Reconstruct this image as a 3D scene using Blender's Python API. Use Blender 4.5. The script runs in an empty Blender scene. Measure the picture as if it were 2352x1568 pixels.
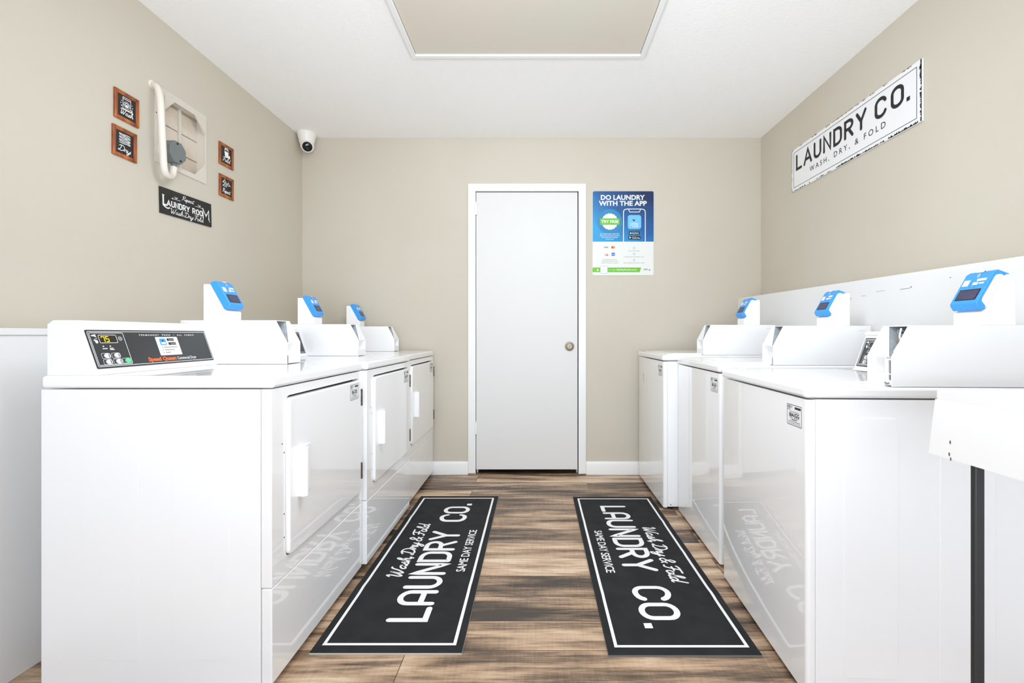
import bpy, bmesh, math, random
from mathutils import Vector, Matrix
random.seed(7)
PI = math.pi
SC = bpy.context.scene
COL = SC.collection

# ------------------------------------------------------------------ camera
cam = bpy.data.objects.new('camera', bpy.data.cameras.new('camera'))
COL.objects.link(cam)
cam.location = (0, 0, 1.022)
cam.rotation_euler = (PI/2, 0, 0)
cam.data.sensor_width = 36.0
cam.data.lens = 16.0
cam.data.shift_x = -56/2352
cam.data.shift_y = -16/2352
cam.data.clip_start = 0.02
SC.camera = cam

# ------------------------------------------------------------------ light
W = bpy.data.worlds.new('world'); SC.world = W; W.use_nodes = True
W.node_tree.nodes['Background'].inputs['Color'].default_value = (0.85, 0.925, 1.0, 1)
W.node_tree.nodes['Background'].inputs['Strength'].default_value = 0.1

def area(name, loc, rot, sx, sy, power, col=(1, 1, 1)):
    l = bpy.data.lights.new(name, 'AREA'); l.shape = 'RECTANGLE'
    l.size = sx; l.size_y = sy; l.energy = power; l.color = col
    o = bpy.data.objects.new(name, l); COL.objects.link(o)
    o.location = loc; o.rotation_euler = rot
    return o
# added fills behind the camera: one brightens the ceiling, a low one the machines
COOL = (0.85, 0.925, 1.02)
area('ceiling_fill_light', (0, -0.25, 1.3), (math.radians(118), 0, 0), 1.4, 0.9, 17, COOL).data.spread = math.radians(120)
area('low_fill_light', (0.1, -0.9, 0.8), (math.radians(97), 0, 0), 2.2, 0.8, 45, COOL)
# ceiling lamp of the room, just above the top of the picture
area('ceiling_lamp', (0, 1.3, 2.42), (math.radians(30), 0, 0), 1.2, 0.6, 41, COOL)

SC.view_settings.view_transform = 'Standard'
SC.view_settings.look = 'None'
SC.view_settings.gamma = 1.0
SC.view_settings.exposure = 0.02
SC.view_settings.use_curve_mapping = False
SC.cycles.max_bounces = 16
SC.cycles.diffuse_bounces = 10

# ------------------------------------------------------------------ materials
def lin(c):
    def f(v):
        v /= 255.0
        return v/12.92 if v <= 0.04045 else ((v+0.055)/1.055)**2.4
    return tuple(f(v) for v in c)

def mat(name, rgb, rough=0.5, metal=0.0, coat=0.0, spec=0.5, emit=None, es=0.0):
    m = bpy.data.materials.new(name); m.use_nodes = True
    b = m.node_tree.nodes['Principled BSDF']
    c = lin(rgb)
    b.inputs['Base Color'].default_value = (*c, 1)
    b.inputs['Roughness'].default_value = rough
    b.inputs['Metallic'].default_value = metal
    b.inputs['Coat Weight'].default_value = coat
    b.inputs['Coat Roughness'].default_value = 0.03
    b.inputs['Specular IOR Level'].default_value = spec
    if emit:
        b.inputs['Emission Color'].default_value = (*lin(emit), 1)
        b.inputs['Emission Strength'].default_value = es
    return m

def nodes(m):
    return m.node_tree.nodes, m.node_tree.links, m.node_tree.nodes['Principled BSDF']

def add_bump(m, scale, strength, dist=0.002, detail=4, rough=0.6, kind='noise'):
    N, L, b = nodes(m)
    tc = N.new('ShaderNodeTexCoord')
    t = N.new('ShaderNodeTexNoise')
    t.inputs['Scale'].default_value = scale; t.inputs['Detail'].default_value = detail
    t.inputs['Roughness'].default_value = rough
    L.new(tc.outputs['Object'], t.inputs['Vector'])
    bp = N.new('ShaderNodeBump'); bp.inputs['Strength'].default_value = strength
    bp.inputs['Distance'].default_value = dist
    L.new(t.outputs['Fac'], bp.inputs['Height'])
    L.new(bp.outputs['Normal'], b.inputs['Normal'])
    return m

def add_mottle(m, rgb2, scale, lo=0.4, hi=0.6, detail=4, stretch=(1, 1, 1)):
    """two tones of the same stuff mixed by a noise"""
    N, L, b = nodes(m)
    tc = N.new('ShaderNodeTexCoord'); mp = N.new('ShaderNodeMapping')
    mp.inputs['Scale'].default_value = stretch
    t = N.new('ShaderNodeTexNoise'); t.inputs['Scale'].default_value = scale
    t.inputs['Detail'].default_value = detail
    r = N.new('ShaderNodeValToRGB')
    r.color_ramp.elements[0].position = lo; r.color_ramp.elements[1].position = hi
    r.color_ramp.elements[0].color = b.inputs['Base Color'].default_value[:]
    r.color_ramp.elements[1].color = (*lin(rgb2), 1)
    L.new(tc.outputs['Object'], mp.inputs['Vector']); L.new(mp.outputs['Vector'], t.inputs['Vector'])
    L.new(t.outputs['Fac'], r.inputs['Fac']); L.new(r.outputs['Color'], b.inputs['Base Color'])
    return m

M = {}
M['wall'] = add_bump(add_mottle(mat('wall_paint', (200, 192, 177), 0.8), (202, 195, 180), 1.3), 240, 0.12, 0.001)
M['ceiling'] = add_bump(mat('ceiling_texture', (250, 249, 248), 0.9), 75, 0.55, 0.004, 6, 0.65)
M['trim'] = add_bump(mat('trim_paint', (235, 235, 233), 0.38), 30, 0.04, 0.001)
M['ledge'] = add_bump(mat('ledge_paint', (229, 229, 228), 0.4), 20, 0.03, 0.001)
M['door'] = add_bump(mat('door_paint', (219, 218, 215), 0.5), 4, 0.03, 0.002)
M['enamel'] = mat('white_enamel', (245, 245, 245), 0.25, coat=1.0)
M['enamel_side'] = mat('white_enamel_side', (243, 243, 243), 0.3, coat=0.3)
M['lid'] = mat('white_lid_enamel', (243, 243, 243), 0.22, coat=0.6)
M['steel_white'] = mat('white_coated_steel', (243, 243, 243), 0.4)
M['plastic'] = mat('white_plastic', (243, 243, 243), 0.35)
M['galv'] = add_mottle(mat('galvanised_steel', (160, 166, 170), 0.45, 0.25), (178, 184, 188), 30)
M['black'] = mat('black_plate', (22, 22, 24), 0.35)
M['panel'] = mat('black_panel', (48, 49, 50), 0.3)
M['white_ink'] = mat('white_print', (240, 240, 240), 0.5)
M['grey_ink'] = mat('grey_print', (96, 96, 98), 0.6)
M['black_ink'] = mat('black_print', (18, 18, 20), 0.5)
M['orange_ink'] = mat('orange_print', (246, 112, 46), 0.5)
M['green_btn'] = mat('green_button', (90, 215, 140), 0.35)
M['btn'] = mat('grey_button', (222, 222, 222), 0.35)
M['amber'] = mat('amber_digits', (250, 200, 30), 0.5, emit=(255, 205, 40), es=0.9)
M['display'] = mat('display_glass', (30, 24, 12), 0.15)
M['blue'] = mat('blue_plastic', (58, 156, 232), 0.32)
M['blue_ink'] = mat('pale_blue_print', (150, 205, 245), 0.5)
M['screen'] = add_mottle(mat('screen_glass', (58, 62, 84), 0.12), (70, 66, 96), 20)
M['paper'] = mat('sticker_paper', (236, 237, 238), 0.45)
M['rust'] = add_mottle(mat('rusty_steel', (96, 66, 46), 0.6), (52, 40, 34), 90)
M['dark'] = mat('dark_gap', (20, 19, 18), 0.8)
M['fan'] = add_bump(mat('painted_fan_metal', (212, 205, 192), 0.6), 60, 0.05, 0.001)
M['louver'] = add_mottle(mat('louver_paint', (214, 204, 190), 0.6), (206, 192, 174), 9)
M['motor'] = mat('grey_box_paint', (112, 118, 118), 0.5)
M['conduit'] = mat('conduit_paint', (228, 222, 211), 0.5)
M['nickel'] = mat('satin_nickel', (150, 139, 122), 0.42, 0.85)
M['lens'] = mat('black_lens_glass', (6, 6, 8), 0.06)
M['cam_white'] = mat('camera_plastic', (236, 233, 226), 0.4)
M['sign_black'] = add_mottle(mat('sign_black_paint', (30, 29, 28), 0.65), (40, 37, 36), 25)
M['sign_white'] = mat('sign_white_paint', (236, 236, 236), 0.5)
M['chipped'] = add_mottle(mat('chipped_black_edge', (20, 19, 19), 0.7), (60, 58, 56), 140)
M['wood'] = add_mottle(mat('stained_wood', (112, 52, 24), 0.5), (196, 112, 52), 26, 0.35, 0.7, 5, (1, 1, 0.35))
M['rug'] = add_bump(add_mottle(mat('rug_rubber_print', (33, 34, 35), 0.8, spec=0.25), (39, 40, 41), 12), 900, 0.25, 0.0006)
M['rug_edge'] = mat('rug_foam_edge', (190, 184, 170), 0.85)
M['rug_edge_dark'] = mat('rug_grey_edge', (112, 110, 108), 0.85)
M['rug_ink'] = mat('rug_white_print', (238, 238, 236), 0.7)
M['table'] = mat('white_laminate', (244, 244, 243), 0.35)
M['leg'] = mat('black_leg_paint', (44, 44, 45), 0.45)
M['hatch'] = add_bump(add_mottle(mat('hatch_paint', (212, 202, 189), 0.7), (208, 204, 190), 1.6), 120, 0.05, 0.001)
M['stain'] = mat('tan_stain', (214, 204, 160), 0.6)
# poster prints
M['p_white'] = mat('poster_white', (226, 227, 222), 0.4)
M['p_green'] = mat('poster_green', (104, 188, 30), 0.4)
M['p_lblue'] = mat('poster_light_blue', (110, 188, 236), 0.4)
M['p_navy'] = mat('poster_navy', (16, 24, 40), 0.4)
M['p_glow'] = mat('poster_mid_blue', (30, 128, 182), 0.4)
M['p_red'] = mat('poster_red', (220, 40, 30), 0.4)
M['p_orange'] = mat('poster_orange', (244, 140, 30), 0.4)
M['p_card'] = mat('poster_card_blue', (20, 100, 190), 0.4)

def poster_blue():
    m = mat('poster_blue_print', (24, 90, 160), 0.35)
    N, L, b = nodes(m)
    tc = N.new('ShaderNodeTexCoord')
    g = N.new('ShaderNodeTexNoise'); g.inputs['Scale'].default_value = 3.2; g.inputs['Detail'].default_value = 1
    s = N.new('ShaderNodeSeparateXYZ')
    L.new(tc.outputs['Generated'], s.inputs[0]); L.new(tc.outputs['Generated'], g.inputs['Vector'])
    a = N.new('ShaderNodeMath'); a.operation = 'MULTIPLY_ADD'; a.inputs[1].default_value = -0.5; a.inputs[2].default_value = 0.86
    L.new(s.outputs['X'], a.inputs[0])
    z = N.new('ShaderNodeMath'); z.operation = 'MULTIPLY_ADD'; z.inputs[1].default_value = -0.62
    L.new(s.outputs['Z'], z.inputs[0]); L.new(a.outputs[0], z.inputs[2])
    n = N.new('ShaderNodeMath'); n.operation = 'MULTIPLY_ADD'; n.inputs[1].default_value = 0.3
    L.new(g.outputs['Fac'], n.inputs[0]); L.new(z.outputs[0], n.inputs[2])
    r = N.new('ShaderNodeValToRGB')
    e = r.color_ramp.elements
    e[0].position = 0.0; e[0].color = (*lin((10, 40, 88)), 1)
    e[1].position = 0.85; e[1].color = (*lin((24, 150, 206)), 1)
    k = r.color_ramp.elements.new(0.42); k.color = (*lin((20, 92, 158)), 1)
    L.new(n.outputs[0], r.inputs['Fac']); L.new(r.outputs['Color'], b.inputs['Base Color'])
    return m
M['p_blue'] = poster_blue()

def plank_floor():
    m = mat('vinyl_plank', (110, 86, 64), 0.42)
    N, L, b = nodes(m)
    tc = N.new('ShaderNodeTexCoord')
    mp0 = N.new('ShaderNodeMapping'); mp0.inputs['Location'].default_value = (0.42, 0.048, 0)
    L.new(tc.outputs['Object'], mp0.inputs['Vector'])
    br = N.new('ShaderNodeTexBrick')
    br.offset = 0.37; br.offset_frequency = 2; br.squash = 1
    br.inputs['Color1'].default_value = (0, 0, 0, 1); br.inputs['Color2'].default_value = (1, 1, 1, 1)
    br.inputs['Mortar'].default_value = (0.5, 0.5, 0.5, 1)
    br.inputs['Scale'].default_value = 1.0
    br.inputs['Mortar Size'].default_value = 0.0012
    br.inputs['Mortar Smooth'].default_value = 0.1
    br.inputs['Brick Width'].default_value = 1.22
    br.inputs['Row Height'].default_value = 0.152
    L.new(mp0.outputs['Vector'], br.inputs['Vector'])
    # seed the grain of each plank from its own grey value
    sv = N.new('ShaderNodeVectorMath'); sv.operation = 'SCALE'; sv.inputs['Scale'].default_value = 17.0
    L.new(br.outputs['Color'], sv.inputs[0])
    ad = N.new('ShaderNodeVectorMath'); ad.operation = 'ADD'
    L.new(tc.outputs['Object'], ad.inputs[0]); L.new(sv.outputs[0], ad.inputs[1])
    def noise(stretch, scale, detail, rough, dist=0.0):
        mp = N.new('ShaderNodeMapping'); mp.inputs['Scale'].default_value = stretch
        L.new(ad.outputs[0], mp.inputs['Vector'])
        t = N.new('ShaderNodeTexNoise'); t.inputs['Scale'].default_value = scale
        t.inputs['Detail'].default_value = detail; t.inputs['Roughness'].default_value = rough
        t.inputs['Distortion'].default_value = dist
        L.new(mp.outputs['Vector'], t.inputs['Vector'])
        return t
    big = noise((0.9, 7.5, 1), 1.8, 5, 0.55, 0.4)
    fine = noise((2.2, 38.0, 1), 3.0, 6, 0.7, 0.2)
    saw = noise((34.0, 3.0, 1), 3.2, 3, 0.6)
    r = N.new('ShaderNodeValToRGB'); e = r.color_ramp.elements
    e[0].position = 0.27; e[0].color = (*lin((62, 52, 44)), 1)
    e[1].position = 0.78; e[1].color = (*lin((232, 210, 184)), 1)
    for p, c in ((0.40, (120, 98, 78)), (0.50, (168, 139, 112)), (0.62, (200, 171, 141))):
        k = e.new(p); k.color = (*lin(c), 1)
    def madd(a, mul, addv):
        n = N.new('ShaderNodeMath'); n.operation = 'MULTIPLY_ADD'
        L.new(a, n.inputs[0]); n.inputs[1].default_value = mul
        if isinstance(addv, float): n.inputs[2].default_value = addv
        else: L.new(addv, n.inputs[2])
        return n.outputs[0]
    s1 = madd(big.outputs['Fac'], 1.15, -0.225)
    s2 = madd(fine.outputs['Fac'], 0.50, s1)
    s3 = madd(saw.outputs['Fac'], 0.10, s2)
    bw = N.new('ShaderNodeRGBToBW'); L.new(br.outputs['Color'], bw.inputs[0])
    s4 = madd(bw.outputs[0], 0.22, s3)
    s5 = madd(s4, 1.0, -0.265)
    L.new(s5, r.inputs['Fac'])
    mx = N.new('ShaderNodeMix'); mx.data_type = 'RGBA'
    L.new(br.outputs['Fac'], mx.inputs['Factor'])
    L.new(r.outputs['Color'], mx.inputs['A']); mx.inputs['B'].default_value = (*lin((34, 28, 24)), 1)
    L.new(mx.outputs['Result'], b.inputs['Base Color'])
    rr = N.new('ShaderNodeMath'); rr.operation = 'MULTIPLY_ADD'
    L.new(fine.outputs['Fac'], rr.inputs[0]); rr.inputs[1].default_value = 0.25; rr.inputs[2].default_value = 0.26
    L.new(rr.outputs[0], b.inputs['Roughness'])
    bp = N.new('ShaderNodeBump'); bp.inputs['Strength'].default_value = 0.25; bp.inputs['Distance'].default_value = 0.001
    L.new(fine.outputs['Fac'], bp.inputs['Height']); L.new(bp.outputs['Normal'], b.inputs['Normal'])
    return m
M['floor'] = plank_floor()

# ------------------------------------------------------------------ geometry helpers
def arc(cx, cy, rx, ry, a0, a1, n=8):
    return [(cx + rx*math.cos(math.radians(a0+(a1-a0)*i/n)), cy + ry*math.sin(math.radians(a0+(a1-a0)*i/n))) for i in range(n+1)]

def rrect(x0, y0, x1, y1, r, n=5):
    r = max(1e-5, min(r, (x1-x0)/2, (y1-y0)/2))
    p = []
    p += arc(x1-r, y1-r, r, r, 0, 90, n); p += arc(x0+r, y1-r, r, r, 90, 180, n)
    p += arc(x0+r, y0+r, r, r, 180, 270, n); p += arc(x1-r, y0+r, r, r, 270, 360, n)
    return p

def front(a, b, n):            # local front view: a to the right, b up, n out of the surface
    return (a, -n, b)

def smooth_line(pts, n=6):
    """Catmull-Rom through the points"""
    if len(pts) < 3: return pts
    P = [pts[0]] + list(pts) + [pts[-1]]
    out = []
    for i in range(1, len(P)-2):
        p0, p1, p2, p3 = (Vector(q) for q in (P[i-1], P[i], P[i+1], P[i+2]))
        for k in range(n):
            t = k/n
            out.append(tuple(0.5*((2*p1) + (p2-p0)*t + (2*p0-5*p1+4*p2-p3)*t*t + (3*p1-p0-3*p2+p3)*t*t*t)))
    out.append(tuple(P[-2]))
    return out

class G:
    """collects faces and links them as ONE mesh object"""
    def __init__(s, T=front):
        s.v = []; s.f = []; s.T = T; s.k = 0
    def add(s, verts, faces):
        k = len(s.v); s.v += [tuple(p) for p in verts]; s.f += [tuple(i+k for i in f) for f in faces]
        return s
    def box(s, x0, x1, y0, y1, z0, z1):
        return s.add([(x0,y0,z0),(x1,y0,z0),(x1,y1,z0),(x0,y1,z0),(x0,y0,z1),(x1,y0,z1),(x1,y1,z1),(x0,y1,z1)],
                     [(0,3,2,1),(4,5,6,7),(0,1,5,4),(1,2,6,5),(2,3,7,6),(3,0,4,7)])
    def hexa(s, p):
        return s.add(p, [(0,3,2,1),(4,5,6,7),(0,1,5,4),(1,2,6,5),(2,3,7,6),(3,0,4,7)])
    def prism(s, poly, fn, a, b):
        """poly (2-D) swept from a to b; fn(p, q, t) -> xyz"""
        n = len(poly)
        return s.add([fn(p[0], p[1], a) for p in poly] + [fn(p[0], p[1], b) for p in poly],
                     [tuple(range(n-1, -1, -1)), tuple(range(n, 2*n))] + [(i, (i+1) % n, n+(i+1) % n, n+i) for i in range(n)])
    def ring(s, outer, inner, fn, a, b):
        """flat ring between two loops of equal length, with walls from a to b"""
        n = len(outer)
        V = [fn(p[0], p[1], t) for t in (a, b) for L_ in (outer, inner) for p in L_]
        F = []
        for i in range(n):
            j = (i+1) % n
            F += [(i, j, n+j, n+i), (2*n+i, 3*n+i, 3*n+j, 2*n+j), (i, 2*n+i, 2*n+j, j), (n+i, n+j, 3*n+j, 3*n+i)]
        return s.add(V, F)
    def poly(s, pts, n=0.0):
        return s.add([s.T(p[0], p[1], n) for p in pts], [tuple(range(len(pts)))])
    def rect(s, x0, y0, x1, y1, n=0.0, r=0.0):
        return s.poly(rrect(x0, y0, x1, y1, r) if r else [(x0,y0),(x1,y0),(x1,y1),(x0,y1)], n)
    def frame(s, x0, y0, x1, y1, w, n=0.0, r=0.0):
        o = rrect(x0, y0, x1, y1, max(r, 1e-4)); i = rrect(x0+w, y0+w, x1-w, y1-w, max(r-w, 1e-4)); k = len(o)
        return s.add([s.T(p[0], p[1], n) for p in o+i], [(a, (a+1) % k, k+(a+1) % k, k+a) for a in range(k)])
    def disc(s, cx, cy, r, n=0.0, seg=20, ry=None):
        return s.poly([(cx+r*math.cos(2*PI*i/seg), cy+(ry or r)*math.sin(2*PI*i/seg)) for i in range(seg)], n)
    def annulus(s, cx, cy, r, w, n=0.0, seg=24):
        o = [(cx+r*math.cos(2*PI*i/seg), cy+r*math.sin(2*PI*i/seg)) for i in range(seg)]
        q = [(cx+(r-w)*math.cos(2*PI*i/seg), cy+(r-w)*math.sin(2*PI*i/seg)) for i in range(seg)]
        return s.add([s.T(p[0], p[1], n) for p in o+q], [(a, (a+1) % seg, seg+(a+1) % seg, seg+a) for a in range(seg)])
    def stroke(s, pts, w, n=0.0, closed=False, cap=True, step=None):
        """flat ribbon of width w with mitred joints and round ends"""
        q = [pts[0]]
        for p in pts[1:]:
            if math.dist(p, q[-1]) > 1e-6: q.append(p)
        if step:
            r = [q[0]]
            for a, b in zip(q, q[1:]):
                m = max(1, int(math.dist(a, b)/step))
                r += [(a[0]+(b[0]-a[0])*i/m, a[1]+(b[1]-a[1])*i/m) for i in range(1, m+1)]
            q = r
        if len(q) < 2: return s
        s.k += 1; n += (s.k % 12)*2e-5      # overlapping strokes lie on top of each other like layers of ink
        h = w/2; N_ = len(q); V = []; d = []
        for i in range(N_ - (0 if closed else 1)):
            a, b = q[i], q[(i+1) % N_]; l = math.dist(a, b); d.append(((b[0]-a[0])/l, (b[1]-a[1])/l))
        for i in range(N_):
            d0 = d[i-1] if (i or closed) else d[0]; d1 = d[i] if i < len(d) else d[-1]
            mx, my = -(d0[1]+d1[1]), d0[0]+d1[0]; l = math.hypot(mx, my)
            if l < 1e-4: mx, my = -d1[1], d1[0]; k = 1.0
            else:
                mx /= l; my /= l; k = min(1.9, 1/max(0.3, mx*-d1[1]+my*d1[0]))
            V += [s.T(q[i][0]+mx*h*k, q[i][1]+my*h*k, n), s.T(q[i][0]-mx*h*k, q[i][1]-my*h*k, n)]
        F = [(2*i, 2*i+1, 2*((i+1) % N_)+1, 2*((i+1) % N_)) for i in range(len(d))]
        s.add(V, F)
        if cap and not closed:
            s.disc(q[0][0], q[0][1], h, n+1e-5, 12); s.disc(q[-1][0], q[-1][1], h, n+1.5e-5, 12)
        return s
    def lathe(s, prof, fn, seg=28):
        """prof [(r, t)]; fn(x, y, t) -> xyz"""
        V = []; F = []
        for r, t in prof:
            V += [fn(r*math.cos(2*PI*i/seg), r*math.sin(2*PI*i/seg), t) for i in range(seg)]
        for k in range(len(prof)-1):
            F += [(k*seg+i, k*seg+(i+1) % seg, (k+1)*seg+(i+1) % seg, (k+1)*seg+i) for i in range(seg)]
        F += [tuple(range(seg-1, -1, -1)), tuple(range((len(prof)-1)*seg, len(prof)*seg))]
        return s.add(V, F)
    def tube(s, pts, r, seg=12):
        P = [Vector(p) for p in smooth_line(pts, 6)]
        V = []; F = []; up = Vector((0, 0, 1)); prev = None
        for i, p in enumerate(P):
            t = (P[min(i+1, len(P)-1)]-P[max(i-1, 0)]).normalized()
            a = (prev - t*prev.dot(t)) if prev else t.cross(Vector((0.3, 0.2, 0.9)))
            a.normalize(); b = t.cross(a); prev = a
            V += [tuple(p + a*r*math.cos(2*PI*k/seg) + b*r*math.sin(2*PI*k/seg)) for k in range(seg)]
        for i in range(len(P)-1):
            F += [(i*seg+k, i*seg+(k+1) % seg, (i+1)*seg+(k+1) % seg, (i+1)*seg+k) for k in range(seg)]
        F += [tuple(range(seg-1, -1, -1)), tuple(range((len(P)-1)*seg, len(P)*seg))]
        return s.add(V, F)
    def text(s, t, x, y, h, w=None, align='l', n=0.0, bold=0.0, spacing=1.0, shear=0.0):
        vs, fs, bb = text_geo(t, bold, spacing)
        k = h/0.70; kx = k if w is None else w/(bb[1]-bb[0])
        wd = (bb[1]-bb[0])*kx
        ox = x - (wd/2 if align == 'c' else wd if align == 'r' else 0)
        return s.add([s.T(ox+(p[0]-bb[0])*kx + shear*p[1]*k, y+p[1]*k, n) for p in vs], fs)
    def caps(s, t, x, y, h, w, sw, n=0.0, step=None, pointed=False, serif=False, gap=0.20):
        """monoline capitals on a baseline, squeezed to the width w"""
        tot = 0; lay = []
        for ch in t:
            if ch == ' ': tot += 0.30; continue
            st, adv = CAPS['A^' if (pointed and ch == 'A') else ch]
            lay.append((tot, st, ch)); tot += adv + gap
        tot -= gap
        kx = (w-sw)/tot; ky = h-sw
        for ox, st, ch in lay:
            for line in st:
                P = [(x+sw/2+(ox+p[0])*kx, y+sw/2+p[1]*ky) for p in line]
                if len(P) == 1: s.rect(P[0][0]-sw*.62, P[0][1]-sw*.5, P[0][0]+sw*.62, P[0][1]+sw*.75, n)
                else:
                    s.stroke(P, sw, n, cap=not serif, step=step)
                    if serif:
                        for e in (P[0], P[-1]): s.stroke([(e[0]-sw*.85, e[1]), (e[0]+sw*.85, e[1])], sw*.35, n, cap=False)
        return s
    def script(s, t, x, y, h, w, sw, n=0.0, slant=0.22, step=None, rise=0.0):
        """joined handwriting on a baseline, squeezed to the width w"""
        tot = 0; lay = []
        for ch in t:
            if ch == ' ': tot += 0.22; continue
            st, adv = SCRIPT[ch]; lay.append((tot, st)); tot += adv
        kx = w/(tot+slant*0.6)
        for ox, st in lay:
            for line in st:
                P = [(x+(ox+p[0]+slant*p[1])*kx, y+p[1]*h+rise*(ox+p[0])*kx) for p in (smooth_line(line, 5))]
                if len(P) == 1: s.disc(P[0][0], P[0][1], sw*0.8, n, 12)
                else: s.stroke(P, sw, n, step=step)
        return s
    def build(s, name, m, parent=None, bev=0.0, seg=2, smooth=True, ang=35, mats=None, fm=None):
        me = bpy.data.meshes.new(name); me.from_pydata(s.v, [], s.f); me.update()
        bm = bmesh.new(); bm.from_mesh(me); bmesh.ops.recalc_face_normals(bm, faces=bm.faces) if bev or smooth == 'solid' else None
        bm.to_mesh(me); bm.free()
        for k in (mats or [m]): me.materials.append(M[k])
        if fm:
            for p in me.polygons: p.material_index = fm(p)
        o = bpy.data.objects.new(name, me); COL.objects.link(o)
        if parent is not None: o.parent = parent
        if smooth:
            me.polygons.foreach_set('use_smooth', [True]*len(me.polygons))
            me.set_sharp_from_angle(angle=math.radians(ang))
        if bev:
            b = o.modifiers.new('edge', 'BEVEL'); b.width = bev; b.segments = seg; b.limit_method = 'ANGLE'
            b.angle_limit = math.radians(30); b.harden_normals = True
        return o

_tc = {}
def text_geo(t, bold, spacing):
    k = (t, bold, spacing)
    if k not in _tc:
        c = bpy.data.curves.new('text', 'FONT'); c.body = t; c.size = 1.0; c.offset = bold
        c.space_character = spacing; c.resolution_u = 3
        o = bpy.data.objects.new('text', c)
        me = bpy.data.meshes.new_from_object(o)
        vs = [(v.co.x, v.co.y) for v in me.vertices]; fs = [tuple(p.vertices) for p in me.polygons]
        bpy.data.objects.remove(o); bpy.data.curves.remove(c); bpy.data.meshes.remove(me)
        _tc[k] = (vs, fs, (min(v[0] for v in vs), max(v[0] for v in vs)))
    return _tc[k]

CAPS = {
 'L': ([[(0,1),(0,0),(.44,0)]], .44),
 'A': ([[(0,0),(0,.72)]+arc(.25,.72,.25,.28,180,0,10)+[(.5,0)], [(0,.34),(.5,.34)]], .5),
 'A^': ([[(0,0),(.31,1),(.62,0)], [(.1,.31),(.52,.31)]], .62),
 'U': ([[(0,1),(0,.28)]+arc(.25,.28,.25,.28,180,360,10)+[(.5,1)]], .5),
 'N': ([[(0,0),(0,1),(.5,0),(.5,1)]], .5),
 'D': ([[(.0,0),(0,1),(.2,1)]+arc(.22,.72,.28,.28,90,0,6)+arc(.22,.28,.28,.28,0,-90,6)+[(0,0)]], .5),
 'R': ([[(0,0),(0,1),(.22,1)]+arc(.24,.74,.25,.26,90,-90,10)+[(0,.48)], [(.24,.48),(.5,0)]], .5),
 'Y': ([[(0,1),(.27,.46),(.54,1)], [(.27,.46),(.27,0)]], .54),
 'C': ([arc(.25,.72,.25,.28,15,180,9)+arc(.25,.28,.25,.28,180,345,9)], .5),
 'O': ([arc(.25,.72,.25,.28,0,180,10)+arc(.25,.28,.25,.28,180,360,10)+[(.5,.72)]], .5),
 'M': ([[(0,0),(0,1),(.34,.28),(.68,1),(.68,0)]], .68),
 '.': ([[(.06,.0)]], .1),
}
SCRIPT = {
 'W': ([[(0,.82),(.09,1),(.17,.7),(.16,.2),(.26,0),(.42,.42),(.5,.86),(.48,.28),(.58,0),(.76,.42),(.86,.9),(.98,.98)]], .92),
 'D': ([[(.24,.9),(.22,.4),(.1,.03),(.0,.1),(.12,.16),(.32,.0),(.6,.16),(.7,.55),(.5,.92),(.2,1.0),(-.02,.84)]], .74),
 'F': ([[(-.02,.84),(.18,.98),(.72,1.02)], [(.36,.96),(.32,.5),(.2,.06),(.02,.04)], [(.12,.5),(.54,.55)]], .56),
 'R': ([[(.2,.9),(.16,.4),(.06,0)], [(0,.78),(.2,1),(.5,.98),(.58,.76),(.4,.54),(.2,.5)], [(.3,.52),(.46,.18),(.68,.02)]], .64),
 'a': ([[(.40,.36),(.28,.44),(.12,.34),(.06,.16),(.14,.01),(.28,.08),(.38,.24),(.41,.42),(.39,.14),(.45,.01),(.56,.08)]], .5),
 's': ([[(0,.06),(.14,.28),(.24,.48),(.27,.3),(.33,.12),(.22,-.01),(.08,.05)], [(.3,.04),(.42,.1)]], .38),
 'h': ([[(0,.06),(.14,.4),(.27,.84),(.23,.98),(.14,.86),(.1,.5),(.08,0)], [(.08,.0),(.14,.28),(.26,.44),(.34,.34),(.32,.12),(.39,.0),(.5,.08)]], .46),
 'r': ([[(0,.06),(.1,.32),(.12,.5),(.17,.4),(.29,.4),(.27,.14),(.35,.0),(.44,.08)]], .4),
 'y': ([[(.02,.44),(.04,.14),(.14,.03),(.28,.16),(.37,.44)], [(.37,.44),(.32,0),(.22,-.36),(.07,-.4),(.06,-.24),(.24,-.04),(.46,.1)]], .44),
 'o': ([[(.3,.4),(.14,.42),(.05,.2),(.14,.0),(.3,.06),(.35,.24),(.26,.42),(.34,.34),(.48,.36)]], .42),
 'l': ([[(0,.06),(.16,.36),(.29,.82),(.24,.98),(.14,.84),(.12,.4),(.14,.08),(.22,0),(.34,.08)]], .3),
 'd': ([[(.36,.36),(.24,.44),(.1,.34),(.06,.14),(.14,.0),(.28,.08),(.4,.36),(.46,.98)], [(.46,.98),(.41,.4),(.39,.1),(.47,0),(.56,.08)]], .52),
 'e': ([[(0,.08),(.2,.2),(.3,.34),(.22,.46),(.1,.34),(.08,.14),(.18,0),(.38,.1)]], .34),
 'p': ([[(0,.1),(.12,.44),(.08,0),(.02,-.42)], [(.09,.1),(.2,.42),(.34,.36),(.36,.16),(.24,.01),(.1,.08)], [(.34,.06),(.44,.1)]], .42),
 't': ([[(0,.06),(.14,.4),(.2,.84),(.14,.3),(.18,.01),(.34,.1)], [(.0,.56),(.36,.62)]], .32),
 '&': ([[(.6,.0),(.3,.4),(.16,.72),(.28,.98),(.42,.8),(.3,.55),(.06,.25),(.14,.01),(.34,.04),(.56,.36)]], .64),
 ',': ([[(.1,.08),(.03,-.16)]], .16),
 '*': ([[(.12,.3)]], .26),
}

def tag(o, label=None, cat=None, group=None, kind=None):
    if label: o['label'] = label
    if cat: o['category'] = cat
    if group: o['group'] = group
    if kind: o['kind'] = kind
    return o

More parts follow.
